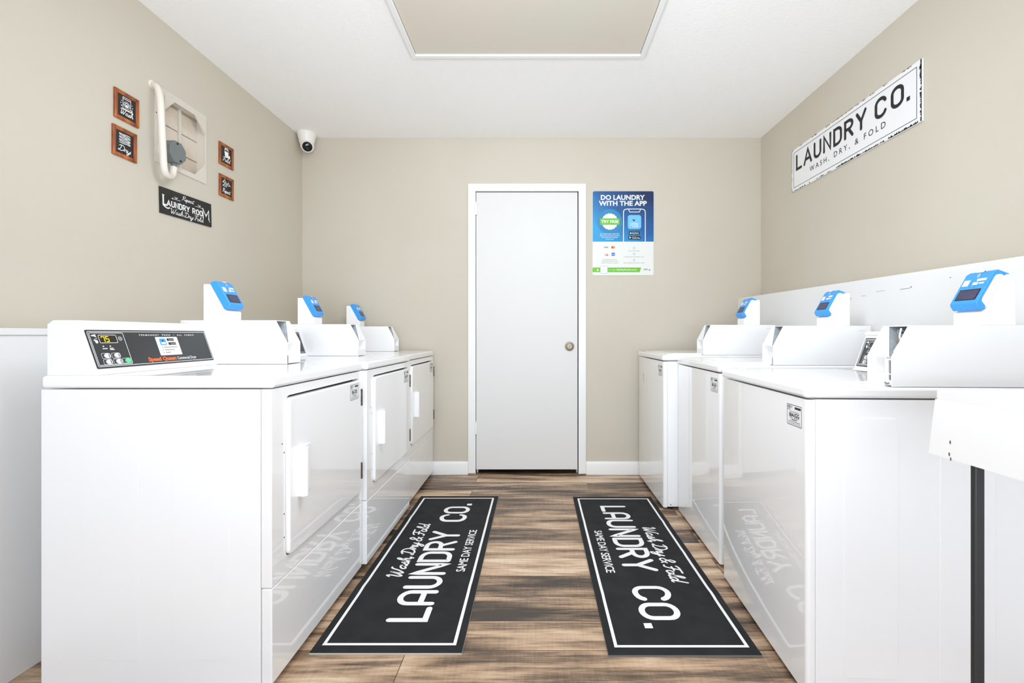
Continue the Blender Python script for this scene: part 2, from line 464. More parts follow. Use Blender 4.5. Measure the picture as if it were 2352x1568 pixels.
def thing(name, label, cat, loc=(0, 0, 0), rz=0.0, group=None):
    o = bpy.data.objects.new(name, None); COL.objects.link(o)
    o.empty_display_size = 0.1
    o.location = loc; o.rotation_euler = (0, 0, rz)
    return tag(o, label, cat, group)

def struct(g, name, m, label=None, bev=0.0, cat=None, **k):
    o = g.build(name, m, None, bev, **k)
    return tag(o, label, cat, None, 'structure')

# ------------------------------------------------------------------ room
XL, XR, YB, YF, ZC = -1.713, 1.643, 3.33, -1.9, 2.46
struct(G().box(XL-.12, XR+.12, YF, YB+.3, -0.08, 0.0), 'floor', 'floor', 'weathered brown vinyl plank floor of the laundry room', cat='floor', smooth=False)
HX0, HX1, HY0, HY1 = -.628, .543, 1.10, 2.332
struct(G().box(XL-.12, XR+.12, YF, YB+.12, ZC, ZC+.1), 'ceiling', 'ceiling', 'white textured ceiling', cat='ceiling', smooth=False)
# left wall with the fan's square hole
FY0, FY1, FZ0, FZ1 = 2.085, 2.352, 1.812, 2.126
g = G()
g.box(XL-.12, XL, YF, FY0, 0, ZC).box(XL-.12, XL, FY1, YB+.12, 0, ZC).box(XL-.12, XL, FY0, FY1, 0, FZ0).box(XL-.12, XL, FY0, FY1, FZ1, ZC)
struct(g, 'wall_left', 'wall', 'beige wall behind the dryers', cat='wall', smooth=False)
struct(G().box(XR, XR+.12, YF, YB+.12, 0, ZC), 'wall_right', 'wall', 'beige wall behind the washers', cat='wall', smooth=False)
# back wall with the doorway
DX0, DX1, DZ = -.4435, .3075, 2.067
g = G()
g.box(XL, DX0, YB, YB+.12, 0, ZC).box(DX1, XR, YB, YB+.12, 0, ZC).box(DX0, DX1, YB, YB+.12, DZ, ZC)
struct(g, 'wall_back', 'wall', 'beige back wall around the white door', cat='wall', smooth=False)
# unseen dark box added behind the closed door, keeps light out of its gaps
struct(G().box(DX0-.3, DX1+.3, YB+.26, YB+.3, 0, DZ+.2).box(DX0-.3, DX0-.26, YB+.12, YB+.26, 0, DZ+.2).box(DX1+.26, DX1+.3, YB+.12, YB+.26, 0, DZ+.2).box(DX0-.3, DX1+.3, YB+.12, YB+.3, DZ+.2, DZ+.24),
       'door_light_block', 'dark', 'dark box added behind the door to keep light out of its gaps', cat='wall', smooth=False)
# door casing
cw = .054
g = G()
g.box(DX0-cw, DX0, YB-.014, YB+.0, 0.012, DZ+cw).box(DX1, DX1+cw, YB-.014, YB+.0, 0.008, DZ+cw).box(DX0, DX1, YB-.014, YB+.0, DZ, DZ+cw)
g.box(DX0-.002, DX0+.0, YB, YB+.1, 0, DZ).box(DX1, DX1+.002, YB, YB+.1, 0, DZ)
g.box(DX0, DX0+.012, YB+.045, YB+.08, 0, DZ).box(DX1-.012, DX1, YB+.045, YB+.08, 0, DZ).box(DX0, DX1, YB+.045, YB+.08, DZ-.012, DZ)
struct(g, 'trim_1', 'trim', 'white painted door casing', cat='trim', bev=.0015)
d = struct(G().box(DX0+.003, DX1-.007, YB-.002, YB+.038, .036, DZ-.006), 'door_1', 'door', 'plain white slab door with a round nickel lock', cat='door', bev=.001)
for z0, z1 in ((1.895, 1.985), (.298, .385)):
    g = G().box(DX0-.006, DX0+.012, YB-.0165, YB-.003, z0, z1)
    g.lathe([(.006, z0-.002), (.006, z1+.002)], lambda x, y, t: (DX0+.003+x, YB-.016+y, t), 12)
    tag(g.build('hinge', 'trim', d, .001), 'white painted hinge')
lx, lz = (1308-1232)/313.9, 1.022-(795-768)/313.9
def ly(x, y, t): return (lx+x, YB-.002-t, lz+y)
lk = G().lathe([(.0335, 0), (.0335, .006), (.031, .010), (.024, .0115), (.0235, .016), (.021, .019), (.018, .0195), (.0175, .016)], ly, 36).build('lock', 'nickel', d)
tag(lk, 'round satin nickel lock')
G().lathe([(.0165, .0155), (.0165, .021), (.0155, .022)], ly, 28).build('lock_cylinder', 'nickel', lk)
g = G().box(lx-.0016, lx+.0016, YB-.0245, YB-.0238, lz-.008, lz+.004); g.lathe([(.003, .0218), (.003, .0224)], ly, 12)
g.build('keyhole', 'dark', lk)
# baseboards
def baseboard(name, x0, x1):
    g = G().prism([(YB, 0), (YB-.014, 0), (YB-.014, .075), (YB-.010, .088), (YB-.004, .095), (YB, .095)], lambda a, b, t: (t, a, b), x0, x1)
    struct(g, name, 'trim', 'white baseboard beside the door', cat='baseboard', bev=.001)
baseboard('baseboard_back_left', XL, DX0-cw-.001)
baseboard('baseboard_back_right', DX1+cw+.001, XR)
# boxed white ledges along the side walls behind the machines
LX = 1.474
g = G().hexa([(LX, -.4, 0), (XR, -.4, 0), (XR, YB, 0), (LX, YB, 0), (LX, -.4, 1.236), (XR, -.4, 1.236), (XR, YB, 1.287), (LX, YB, 1.287)])
struct(g, 'trim_2', 'ledge', 'tall white boxed ledge along the wall behind the washers', cat='ledge', bev=.004)
g = G().box(XL, -1.55, -.4, YB, 0, 1.020)
g.box(XL, -1.545, -.4, YB, 1.020, 1.041)
struct(g, 'trim_3', 'ledge', 'low white boxed ledge along the wall behind the dryers', cat='ledge', bev=.002)
# marks and old screw holes on the ledge
g = G(lambda a, b, n: (LX-n, a, b))
for yy, zz, ww, hh in ((1.82, 1.205, .05, .0015), (1.79, 1.209, .006, .004), (2.16, 1.19, .07, .0012), (2.05, 1.196, .03, .0012), (1.62, 1.225, .004, .003), (1.95, 1.208, .05, .001)):
    g.rect(yy-ww/2, zz-hh/2, yy+ww/2, zz+hh/2, .0006)
g.build('scuff_marks', 'grey_ink', bpy.data.objects['trim_2'])
# ceiling access panel
HX0, HX1, HY1 = -.615, .530, 2.319
tw = .024
g = G()
for (x0, x1, y0, y1) in ((HX0-tw, HX0, HY0-tw, HY1+tw), (HX1, HX1+tw, HY0-tw, HY1+tw), (HX0, HX1, HY1, HY1+tw), (HX0, HX1, HY0-tw, HY0)):
    g.box(x0, x1, y0, y1, ZC-.020, ZC)
for (x0, x1, y0, y1) in ((HX0-tw-.012, HX0-tw, HY0-tw, HY1+tw+.012), (HX1+tw, HX1+tw+.012, HY0-tw, HY1+tw+.012), (HX0-tw, HX1+tw, HY1+tw, HY1+tw+.012)):
    g.box(x0, x1, y0, y1, ZC-.008, ZC)
struct(g, 'trim_4', 'trim', 'white trim frame around the ceiling access panel', cat='trim', bev=.0015)
tag(G().box(HX0+.003, HX1-.003, HY0, HY1-.003, ZC-.011, ZC-.001).build('ceiling_access_panel', 'hatch', None, .001),
    'beige painted access panel in the ceiling, framed in white trim', 'ceiling panel')

# ------------------------------------------------------------------ machines
# local frame: x to the user's right along the front, y away from the user, z up
def sticker(parent, x, z, y, num, w=.083, h=.062):
    st = tag(G().rect(x, z, x+w, z+h, -y+.0004, .003).build('asset_sticker', 'paper', parent), 'white asset sticker numbered '+num)
    g = G(); n = -y+.0008
    g.frame(x+.001, z+.001, x+w-.001, z+h-.001, .0014, n, .003)
    g.text('CSC', x+.004, z+h-.0125, .0075, .019, n=n, bold=.03)
    g.poly([(x+.026, z+h-.007), (x+.030, z+h-.004), (x+.029, z+h-.012)], n)
    g.rect(x+.045, z+h-.013, x+w-.006, z+h-.0065, n)
    g.rect(x+.005, z+h-.0175, x+.021, z+h-.016, n)
    g.rect(x+.016, z+.0405, x+w-.016, z+.0415, n)
    g.text(num, x+w/2, z+.0255, .0125, w*.66, 'c', n=n, bold=.025)
    g.rect(x+.018, z+.0215, x+.034, z+.0228, n); g.rect(x+w-.034, z+.0215, x+w-.017, z+.0228, n)
    g.rect(x+.028, z+.0165, x+w-.028, z+.0188, n)
    g.rect(x+.010, z+.0115, x+w-.010, z+.0127, n)
    g.text('0123 4567 8901 2345 6789', x+w/2, z+.0055, .003, w*.8, 'c', n=n)
    g.build('lettering', 'black_ink', st)

def coin_box(parent, x0, w, zt, mirror, full):
    """open steel coin box on the top of a machine; the open side is the user's left unless mirrored"""
    x1 = x0+w; H_ = .172; b = .232; e = .652; t = .003
    zs = zt+.085; zz = zt+H_
    def X(u): return x1-u if mirror else x0+u
    def bx(g, u0, u1, y0, y1, z0, z1):
        a, c = sorted((X(u0), X(u1))); return g.box(a, c, y0, y1, z0, z1)
    prof = [(b, zt), (b, zs), (b+.045, zz), (e, zz), (e, zt)]
    fx = lambda p, q, s: (s, p, q)
    g = G()
    g.prism(prof, fx, x0, x0+t); g.prism(prof, fx, x1-t, x1)
    g.box(x0+t, x1-t, b+.047, e, zz-t, zz); g.box(x0+t, x1-t, e-t, e, zt, zz-t)
    cb = g.build('coin_box', 'steel_white', parent, .0012)
    # slanted cover, leaving an open strip beside it
    dx, dz = .045, zz-zs; L_ = math.hypot(dx, dz); ny, nz = -dz/L_, dx/L_
    g = G()
    u0, u1 = sorted((X(w*.32), X(w-t)))
    ta, tb, ue = w*.76, w*.13, w-t
    p0, p1 = (b+.001, zs), (b+.045, zz-.001); q0, q1 = (p0[0]-ny*t, p0[1]-nz*t), (p1[0]-ny*t, p1[1]-nz*t)
    g.hexa([(X(tb), *p0), (X(ue), *p0), (X(ue), *q0), (X(tb), *q0), (X(ta), *p1), (X(ue), *p1), (X(ue), *q1), (X(ta), *q1)])
    u0, u1 = sorted((X(t), X(w-t)))
    g.box(u0, u1, b+.002, b+.05, zs-.004, zs-.001)
    g.build('slanted_cover', 'steel_white', cb, .0008)
    # galvanised divider and liner seen through the open strip
    g = G(); k = .0025
    g.hexa([(X(tb), b+.006, zs), (X(tb+k), b+.006, zs), (X(tb+k), b+.094, zs), (X(tb), b+.094, zs), (X(ta), b+.048, zz-.004), (X(ta+k), b+.048, zz-.004), (X(ta+k), b+.094, zz-.004), (X(ta), b+.094, zz-.004)])
    g.build('divider_plate', 'galv', cb, smooth='solid')
    g = G(); bx(g, t, w*.80, b+.093, b+.096, zt+.002, zz-t); g.build('inner_plate', 'galv', cb)
    g = G(); bx(g, t+.002, w*.3, b+.05, b+.09, zs+.034, zs+.040); bx(g, t+.002, w*.16, b+.03, b+.036, zs+.004, zs+.045)
    bx(g, t+.004, w*.28, b+.02, b+.06, zs+.001, zs+.004)
    g.build('lock_bracket', 'nickel' if full else 'steel_white', cb, .001)
    if full:
        cx = X(w*.2)
        G().tube([(cx, b+.04, zz-.008), (cx+.001, b+.035, zz-.03), (cx+.004, b+.036, zz-.045), (cx+.001, b+.03, zs+.03), (cx, b+.02, zs+.012)], .0024, 8).build('latch_rod', 'plastic', cb)
        tag(G().lathe([(.004, 0), (.006, .003), (.006, .010), (.003, .012)], lambda x, y, s: (cx+x, b+.03+s, zs+.04+y), 14).build('cam_lock', 'nickel', cb), 'small nickel cam lock')
        # hexagonal tag on the divider
        def T(a, c, n):
            f = (c-zs)/(zz-.004-zs); return (X(tb+(ta-tb)*f)+.0008+n, a, c)
        g = G(T); g.poly([(b+.072+.013*math.cos(k*PI/3), zz-.020+.010*math.sin(k*PI/3)) for k in range(6)])
        hx = g.build('hexagonal_tag', 'paper', cb)
        g = G(T); g.text('SW', b+.072, zz-.0235, .007, None, 'c', n=.0006, bold=.03); g.build('lettering', 'black_ink', hx)
    # lower front: recessed plate with a key slot, and the flush strip below it
    g = G(); rz0, rz1 = zt+.036, zs-.004
    bx(g, w*.30 if full else t, w-t, b+.030, b+.033, rz0, rz1)
    if full: bx(g, w*.28, w*.30, b+.002, b+.033, zt+.012, rz1)
    bx(g, w*.28 if full else w*.13, w-t, b+.001, b+.004, zt+.002, rz0); bx(g, t, w-t, b+.004, b+.033, rz0-.003, rz0)
    g.build('front_plate', 'steel_white', cb, .0008)
    if full:
        u0, u1 = sorted((X(t+.001), X(w*.27)))
        o_ = rrect(u0, zt+.004, u1, rz1-.002, .004); i_ = rrect(u0+.002, zt+.016, u1-.010 if mirror is False else u1-.002, rz1-.006, .006)
        i_ = rrect(min(u0, u1)+(.010 if mirror else .002), zt+.016, max(u0, u1)-(.002 if mirror else .010), rz1-.006, .007)
        G().ring(o_, i_, lambda a, c, s: (a, s, c), b+.002, b+.006).build('slide_faceplate', 'steel_white', cb, .0006)
        g = G(); g.tube([(u0+.002, b-.001, zt+.010), ((u0+u1)/2, b-.003, zt+.008), (u1-.004, b-.002, zt+.0095)], .002, 8)
        tag(g.build('wire_clip', 'nickel', cb), 'bent brown wire clip')
    else:
        g = G(); bx(g, t+.001, w*.16, b+.028, b+.0295, zt+.042, zt+.064); bx(g, t, w*.12, b+.012, b+.014, zt+.004, zt+.012)
        g.build('key_slot', 'dark', cb)
    # small louvre mark near the rear of the side plate
    g = G()
    sx = x1 if mirror else x0
    g.box(sx-.0008, sx+.0008, e-.055, e-.022, zz-.022, zz-.0195); g.build('side_slot', 'btn', cb)
    return cb

def card_reader(parent, x0, w, zt, lit):
    """white housing with a blue card reader on its sloping front"""
    x1 = x0+w; fx = lambda p, q, s: (s, p, q)
    y0, ys, yr = .473, .540, .567; za, zb = zt+.036, zt+.143
    ye, ze = y0+.014, za+.010
    hs = G().prism([(y0, zt), (y0, za), (ye, ze), (ys, zb), (yr, zb), (yr, zt)], fx, x0, x1).build('card_reader_housing', 'plastic', parent, .003)
    o = Vector((0, ye, ze)); sd = Vector((0, ys-ye, zb-ze)); L_ = sd.length; sd.normalize()
    nd = Vector((0, -sd.z, sd.y))
    def T(a, s, n):
        p = o + sd*s + nd*n; return (a, p.y, p.z)
    tag(G().prism([(.004, .0), (.004, .0215), (L_-.010, .0215), (L_-.004, .010), (L_-.004, 0)], lambda s, n, a: T(a, s, n), x0+.006, x1-.002).build('reader_body', 'plastic', hs, .002), 'white reader body')
    # blue shell: closed on one flank, hooked over the top and under the foot on the other
    xm = x0+w*.55
    P0 = [(.000, .002), (-.010, .012), (-.002, .026), (.004, .030), (L_-.010, .030), (L_+.002, .024), (L_+.006, .004), (L_, .001)]
    P1 = [(.000, .002), (-.010, .012), (-.002, .026), (.004, .030), (L_-.010, .030), (L_+.002, .024), (L_+.006, -.008), (L_-.001, -.011), (L_-.005, .010), (L_-.012, .0195), (L_-.020, .0222), (.024, .0222), (.015, .019), (.008, .004)]
    g = G(); g.prism(P0, lambda s, n, a: T(a, s, n), x0+.001, xm); g.prism(P1, lambda s, n, a: T(a, s, n), xm, x1-.001)
    bs = tag(g.build('reader_shell', 'blue', hs, .002, 3), 'bright blue reader shell')
    n = .0306
    m = (x0+x1)/2; hw = w/2-.011
    sc = tag(G(T).rect(m-hw, .014, m+hw, .050, n, .001).build('screen', 'black', bs), 'dark display screen')
    G(T).rect(m-hw+.003, .016, m+hw-.003, .047, n+.0004).build('screen_glass', 'screen', bs)
    g = G(T)
    g.rect(m-hw-.003, .062, m-hw+.017, .082, n)
    g.rect(m+.004, .076, m+hw, .084, n); g.rect(m-.004, .064, m+.012, .073, n); g.rect(m+.015, .066, m+hw-.002, .071, n)
    g.rect(m-.012, .1055, m+.010, .109, n)
    for k in range(3): g.stroke(arc(m-.004, .094, .003+.003*k, .003+.003*k, -40, 60, 5), .0012, n)
    g.build('printed_labels', 'white_ink', bs)
    g = G(T); g.disc(m+.014, .1075, .0018, n); g.disc(m-.008, .057, .0011, n); g.disc(m+.006, .057, .0011, n)
    g.build('printed_marks', 'black_ink', bs)
    return hs

def console(parent, x0, x1, zt, kind, lit, short):
    fx = lambda p, q, s: (s, p, q)
    ya, yb, zb = .510, .556, zt+.138
    c = G().prism([(ya-.006, zt), (ya-.006, zt+.004), (ya, zt+.006), (yb, zb), (yb-.004, zb+.008), (yb+.006, zb+.020), (.632, zb+.020), (.648, zb+.008), (.648, zt)], fx, x0, x1).build('console', 'plastic', parent, .003)
    # the recess band above the panel
    sd = Vector((0, yb-ya, zb-zt-.006)); L_ = sd.length; sd.normalize(); nd = Vector((0, -sd.z, sd.y)); o = Vector((0, ya, zt+.006))
    def T(a, s, n):
        p = o+sd*s+nd*n; return (a, p.y, p.z)
    w = x1-x0
    pa, pb = x0+.010, x1-.008; s0, s1 = .012, L_-.008
    pn = tag(G().prism(rrect(pa, s0, pb, s1, .004), lambda a, s, n: T(a, s, n), -.001, .0012).build('control_panel', 'panel', c), 'black control panel')
    n = .0018
    g = G(T)
    g.frame(pa+.004, s0+.005, pb-.004, s1-.005, .0016, n, .004)
    bx1 = pa+.118
    g.frame(pa+.008, s0+.009, bx1, s1-.009, .0016, n, .004)
    # panel legend
    g.text('PERMANENT  PRESS  •  ALL  FABRIC', pa+.175, s1-.0195, .0055, .235, n=n, bold=.012, spacing=1.5)
    g.text('Commercial Dryer' if kind == 'dryer' else 'Commercial Washer', pa+.298, s0+.0125, .0105, .088, n=n, bold=.008)
    # display frame, clock, indicator marks
    g.frame(pa+.034, s1-.042, pa+.092, s1-.016, .0014, n, .004)
    g.annulus(pa+.103, s1-.028, .0062, .0014, n); g.disc(pa+.103, s1-.028, .0018, n)
    g.disc(pa+.040, s1-.052, .0022, n); g.disc(pa+.062, s1-.052, .0022, n)
    g.rect(pa+.035, s1-.0605, pa+.051, s1-.058, n, .001); g.rect(pa+.058, s1-.060, pa+.070, s1-.0575, n); g.rect(pa+.058, s1-.064, pa+.072, s1-.0615, n)
    g.poly([(pa+.013, s1-.017), (pa+.027, s1-.014), (pa+.028, s1-.024), (pa+.022, s1-.0205), (pa+.014, s1-.0195)], n)
    g.stroke([(pa+.018, s1-.031), (pa+.029, s1-.026)], .001, n)
    g.disc(pa+.0245, s1-.037, .0045, n, 14, .0055); g.rect(pa+.017, s1-.0345, pa+.025, s1-.032, n)
    # rings round the buttons
    B = [(pa+.040, s0+.038), (pa+.072, s0+.038), (pa+.040, s0+.019), (pa+.072, s0+.019), (pa+.102, s0+.020)]
    for bx_, by_ in B:
        g.frame(bx_-.0155, by_-.0085, bx_+.0125, by_+.0085, .0009, n, .004)
    g.build('legend', 'white_ink', pn)
    G(T).text('Speed Queen', pa+.178, s0+.0125, .0125, .115, n=n, bold=.045).build('maker_lettering', 'orange_ink', pn)
    # display
    ds = G(T).rect(pa+.0355, s1-.0405, pa+.0905, s1-.0175, n, .003).build('display', 'display', pn)
    if lit:
        g = G(T); sx = pa+.042; sz = s1-.0375; hh = .016; ww = .0085; sl = .0
        def seg(*p): g.stroke([(sx+q[0]*ww, sz+q[1]*hh) for q in p], .0021, n+.0006)
        seg((0, .78), (0, 1)); seg((0, 1), (1, 1)); seg((1, 1), (1, 0))
        sx += .0135
        seg((1, 1), (0, 1), (0, .52), (1, .52), (1, 0), (0, 0))
        tag(g.build('digits', 'amber', pn), 'amber digits reading 75')
    for i, (bx_, by_) in enumerate(B):
        fn = lambda a, s, q: T(a, s, q)
        o_ = G().prism([(bx_+.002+.0098*math.cos(2*PI*k/20), by_+.0072*math.sin(2*PI*k/20)) for k in range(20)], fn, .001, .0032).build('button', 'green_btn' if i == 4 else 'btn', pn)
        tag(o_, 'green start button' if i == 4 else 'pale grey cycle button')
        if i < 4:
            g = G(T); g.stroke([(bx_+.0065, by_-.0035), (bx_+.0065, by_+.0035)], .0022, .0036); g.build('button_mark', 'black_ink', o_)
    # app sticker
    ax, az = pa+.232, s0+.030
    st = tag(G(T).rect(ax, az, ax+.094, az+.066, n, .003).build('app_sticker', 'paper', pn), 'white app sticker')
    g = G(T); g.rect(ax+.014, az+.036, ax+.040, az+.060, n+.0004, .004); g.build('app_icon', 'blue', st)
    g = G(T); g.rect(ax+.046, az+.051, ax+.076, az+.0605, n+.0004); g.rect(ax+.048, az+.0365, ax+.080, az+.046, n+.0004); g.disc(ax+.027, az+.052, .003, n+.0008); g.build('store_badges', 'black_ink', st)
    g = G(T); g.text('App Store', ax+.053, az+.0535, .004, .02, n=n+.0008); g.text('Google Play', ax+.056, az+.039, .004, .022, n=n+.0008)
    g.rect(ax+.018, az+.0395, ax+.036, az+.047, n+.0008); g.build('badge_lettering', 'white_ink', st)
    g = G(T)
    for k, wd in enumerate((.058, .042, .022)):
        g.disc(ax+.017, az+.0285-.0095*k, .0018, n+.0004); g.rect(ax+.024, az+.0275-.0095*k, ax+.024+wd, az+.0295-.0095*k, n+.0004)
    g.build('instruction_lines', 'grey_ink', st)
    return c

def make_dryer(loc, num, label, lit, group):
    Wd, D, zt = .664, .655, .905
    t = thing('coin_dryer', label, 'dryer', loc, PI/2, group)
    # cabinet sides and back
    G().box(0, Wd, .033, D, .02, .8665).build('cabinet', 'enamel_side', t, .003)
    for x in (.12, .38): G().prism(rrect(x, .10, x+.16, .80, .01), lambda a, b_, n: (n, a, b_), -.0006, .0006).build('embossed_panel', 'enamel_side', t, .0004)
    # front with a rounded pocket for the door
    dx0, dx1, dz0, dz1 = .072, .634, .356, .838
    def FY(a, b_, s): return (a, s, b_)
    outer = rrect(.0, .304, Wd, .8665, .002); 
    hole = rrect(dx0, dz0, dx1, dz1, .022)
    g = G()
    # match the outer loop to the hole's loop corner by corner
    g.ring(outer, hole, FY, .001, .031)
    g.box(.02, Wd-.02, .026, .0305, .32, .85)
    fp = g.build('front_panel', 'enamel', t, .012, 4)
    for m_ in fp.modifiers: m_.width = .004
    g = G().prism(rrect(dx0-.001, dz0-.001, dx1+.001, dz1+.001, .02), FY, .0255, .0262); g.build('door_recess', 'dark', t)
    G().box(0, Wd, .001, .031, .028, .3015).build('lower_panel', 'enamel', t, .004, 3)
    # feet and toe space
    for x in (.05, Wd-.05):
        for y in (.07, D-.06): G().lathe([(.022, 0), (.022, .008), (.012, .010), (.012, .026)], lambda a, b_, s: (x+a, y+b_, s), 14).build('foot', 'black', t)
    # door
    gd = G().prism(rrect(dx0+.0025, dz0+.0035, dx1-.003, dz1-.0065, .020), FY, -.010, .022)
    dr = gd.build('door', 'enamel', t, .006, 4)
    h = G().prism([(.125, -.009), (.122, -.030), (.130, -.037), (.140, -.037), (.150, -.018), (.190, -.0135), (.197, -.014), (.200, -.009)], lambda a, b_, s: (a-.004, b_, s), .520, .672)
    h.build('handle', 'plastic', dr, .003, 3)
    for z0, z1 in ((.722, .792), (.414, .482)):
        g = G().box(dx1-.004, dx1+.004, -.013, .004, z0, z1)
        for z in (z0+.02, z0+.045): g.box(dx1-.0045, dx1+.0045, -.0135, .004, z, z+.002)
        tag(g.build('hinge', 'rust', dr, .001), 'rusty brown hinge')
    sticker(dr, .516, .758, -.010, num, .083, .063)
    # little screw holes along the door edge
    for x, z in ((.052, .70), (.063, .672), (.063, .49), (.063, .42)): G().disc(x, z, .0022, 0.0, 10).build('screw_hole', 'dark', t)
    # top
    G().box(-.001, Wd+.001, -.004, D, .8695, zt).build('top_panel', 'lid', t, .010, 4)
    console(t, .010, .5, zt, 'dryer', lit, False)
    coin_box(t, .502, .100, zt+.001, False, False)
    card_reader(t, .508, .088, zt+.173, lit)
    return t

def make_washer(loc, yaw, num, label, full, group, hs=1.0, stain=False):
    Wd, D, zt = .640, .66, .893
    t = thing('coin_washer', label, 'washer', loc, -PI/2-yaw, group)
    G().box(0, Wd, .024, D, .022, .852).build('cabinet', 'enamel_side', t, .003)
    for y0, y1 in ((.100, .244), (.356, .50)):
        for x, s in ((Wd, 1), (0, -1)):
            G().prism(rrect(y0, .075, y1, .80, .008), lambda a, b_, n: (x+s*n, a, b_), -.001, .0014).build('embossed_panel', 'enamel_side', t, .0008)
    g = G().prism([(Wd, .023)]+[(Wd-.012+.012*math.cos(a*PI/12), .012-.012*math.sin(a*PI/12)) for a in range(7)]+[(.012-.012*math.sin(a*PI/12), .012-.012*math.cos(a*PI/12)) for a in range(7)]+[(0, .023)],
                  lambda a, b_, s: (a, b_, s), .018, .851)
    g.build('front_panel', 'enamel', t, .0015)
    for x in (.05, Wd-.05):
        for y in (.05, D-.06): G().lathe([(.02, 0), (.02, .008), (.012, .010), (.012, .024)], lambda a, b_, s: (x+a, y+b_, s), 14).build('foot', 'black', t)
    # small foot bracket by the side's lower corner
    g = G().box(Wd-.0005, Wd+.002, .028, .055, .024, .05); g.build('corner_bracket', 'enamel_side', t, .001)
    G(lambda a, b_, n: (Wd+.0022+n, a, b_)).disc(.042, .035, .003).build('bracket_hole', 'dark', t)
    G().box(-.001, Wd+.001, -.006, D, .8555, zt-.006).build('top_panel', 'lid', t, .010, 4)
    # lid with a front lip and a shallow raised field
    g = G().prism(rrect(.035, .035, Wd-.035, .452, .03), lambda a, b_, s: (a, b_, s), zt-.010, zt)
    ld = g.build('lid', 'lid', t, .003, 3)
    g = G().prism(rrect(.075, .075, Wd-.075, .42, .03), lambda a, b_, s: (a, b_, s), zt-.001, zt+.003); g.build('lid_field', 'lid', ld, .002, 3)
    sticker(t, Wd-.108, .764, .0, num, .084, .063)
    if stain:
        g = G(); g.poly([(.135, .742), (.152, .748), (.160, .70), (.156, .672), (.148, .690)], .0004); tag(g.build('stain', 'stain', t), 'tan glue stain')
    console(t, .030, .525, zt-.004, 'washer', False, True)
    coin_box(t, Wd-.106, .100, zt-.005, True, full)
    card_reader(t, Wd-.100, .088, zt+.167, False)
    t.scale = (1, 1, hs)
    return t

GD = 'coin dryers in the row below the fan'
make_dryer((-.748, 1.288, 0), '286-CBD', 'white coin dryer with lit amber 75 display, at the near end of the dryer row', True, GD)
make_dryer((-.732, 1.966, 0), '285-CBD', 'white coin dryer in the middle of the dryer row, between two others', False, GD)
make_dryer((-.750, 2.644, 0), '284-CBD', 'white coin dryer against the back wall, under the security camera', False, GD)
GW = 'coin washers along the tall ledge'
def washer_at(xn, yn, tan, **k):
    far = (xn+.64*tan, yn+.64, 0); make_washer(far, -math.atan(tan) * -1, group=GW, **k)
washer_at(.750, 1.262, .047, num='864-JGG', label='white top-loading coin washer at the near end, beside the white table', full=True, hs=.988)
washer_at(.800, 1.985, .026, num='863-JGG', label='white top-loading coin washer in the middle, between the other two washers', full=False, hs=1.0)
washer_at(.737, 2.640, .0, num='862-JGG', label='white top-loading coin washer with tan stain, against the back wall by the poster', full=False, hs=1.017, stain=True)

# ------------------------------------------------------------------ floor mats
def mat_height(u, L_):
    h = .0065
    for c, a, s in ((.27, .0028, .012), (.52, .0016, .010), (.76, .0030, .013)):
        h += a*math.exp(-((u/L_-c)/s)**2*.35)
    return h
def make_mat(loc, rz, label, edge):
    """u along the text from 0 to Lm, v across from the text's foot edge (0) to its head edge (Wm)"""
    Lm, Wm = 1.41, .487
    t = thing('laundry_mat', label, 'mat', loc, rz, 'printed rubber mats between the machines')
    nu, nv = 120, 4
    V = []; F = []
    for i in range(nu+1):
        for j in range(nv+1): V.append((Lm*i/nu, Wm*j/nv, mat_height(Lm*i/nu, Lm)))
    k = len(V)
    for i in range(nu+1):
        for j in range(nv+1): V.append((Lm*i/nu, Wm*j/nv, max(0.0, mat_height(Lm*i/nu, Lm)-.0065)))
    q = lambda i, j: i*(nv+1)+j
    top = []
    for i in range(nu):
        for j in range(nv):
            F.append((q(i, j), q(i+1, j), q(i+1, j+1), q(i, j+1))); top.append(1)
            F.append((k+q(i, j), k+q(i, j+1), k+q(i+1, j+1), k+q(i+1, j))); top.append(0)
    for i in range(nu):
        F.append((q(i, 0), k+q(i, 0), k+q(i+1, 0), q(i+1, 0))); F.append((q(i, nv), q(i+1, nv), k+q(i+1, nv), k+q(i, nv)))
    for j in range(nv):
        F.append((q(0, j), q(0, j+1), k+q(0, j+1), k+q(0, j))); F.append((q(nu, j), k+q(nu, j), k+q(nu, j+1), q(nu, j+1)))
    g = G().add(V, F)
    base = g.build('rubber_sheet', 'rug', t, mats=['rug', edge], fm=lambda p: 0 if abs(p.normal.z) > .5 else 1)
    T = lambda a, b_, n: (a, b_, mat_height(a, Lm)+.0009+n)
    g = G(T); st = .02; a, b_ = .040, .030; w = .011
    g.stroke([(a, b_), (Lm-a, b_)], w, step=st, cap=False); g.stroke([(a, Wm-b_), (Lm-a, Wm-b_)], w, step=st, cap=False)
    g.stroke([(a, b_-w/2), (a, Wm-b_+w/2)], w, cap=False); g.stroke([(Lm-a, b_-w/2), (Lm-a, Wm-b_+w/2)], w, cap=False)
    g.build('border_line', 'rug_ink', t)
    g = G(T); g.caps('LAUNDRY', .155, .147, .150, .745, .0225, step=st); g.caps('CO.', 1.015, .147, .150, .268, .0225, step=st)
    g.build('lettering', 'rug_ink', t)
    g = G(lambda p, q_, n: T(p, q_, n)); vs, fs, bb = text_geo('SAME DAY SERVICE', .012, .95)
    kx = .415/(bb[1]-bb[0])
    g.add([T(.497+(p[0]-bb[0])*kx, .070+p[1]*.038/.70, 0) for p in vs], fs); g.build('small_lettering', 'rug_ink', t)
    g = G(T); g.script('Wash, Dry & Fold', .445, .330, .062, .545, .0085, step=st); g.build('script_lettering', 'rug_ink', t)
    return t
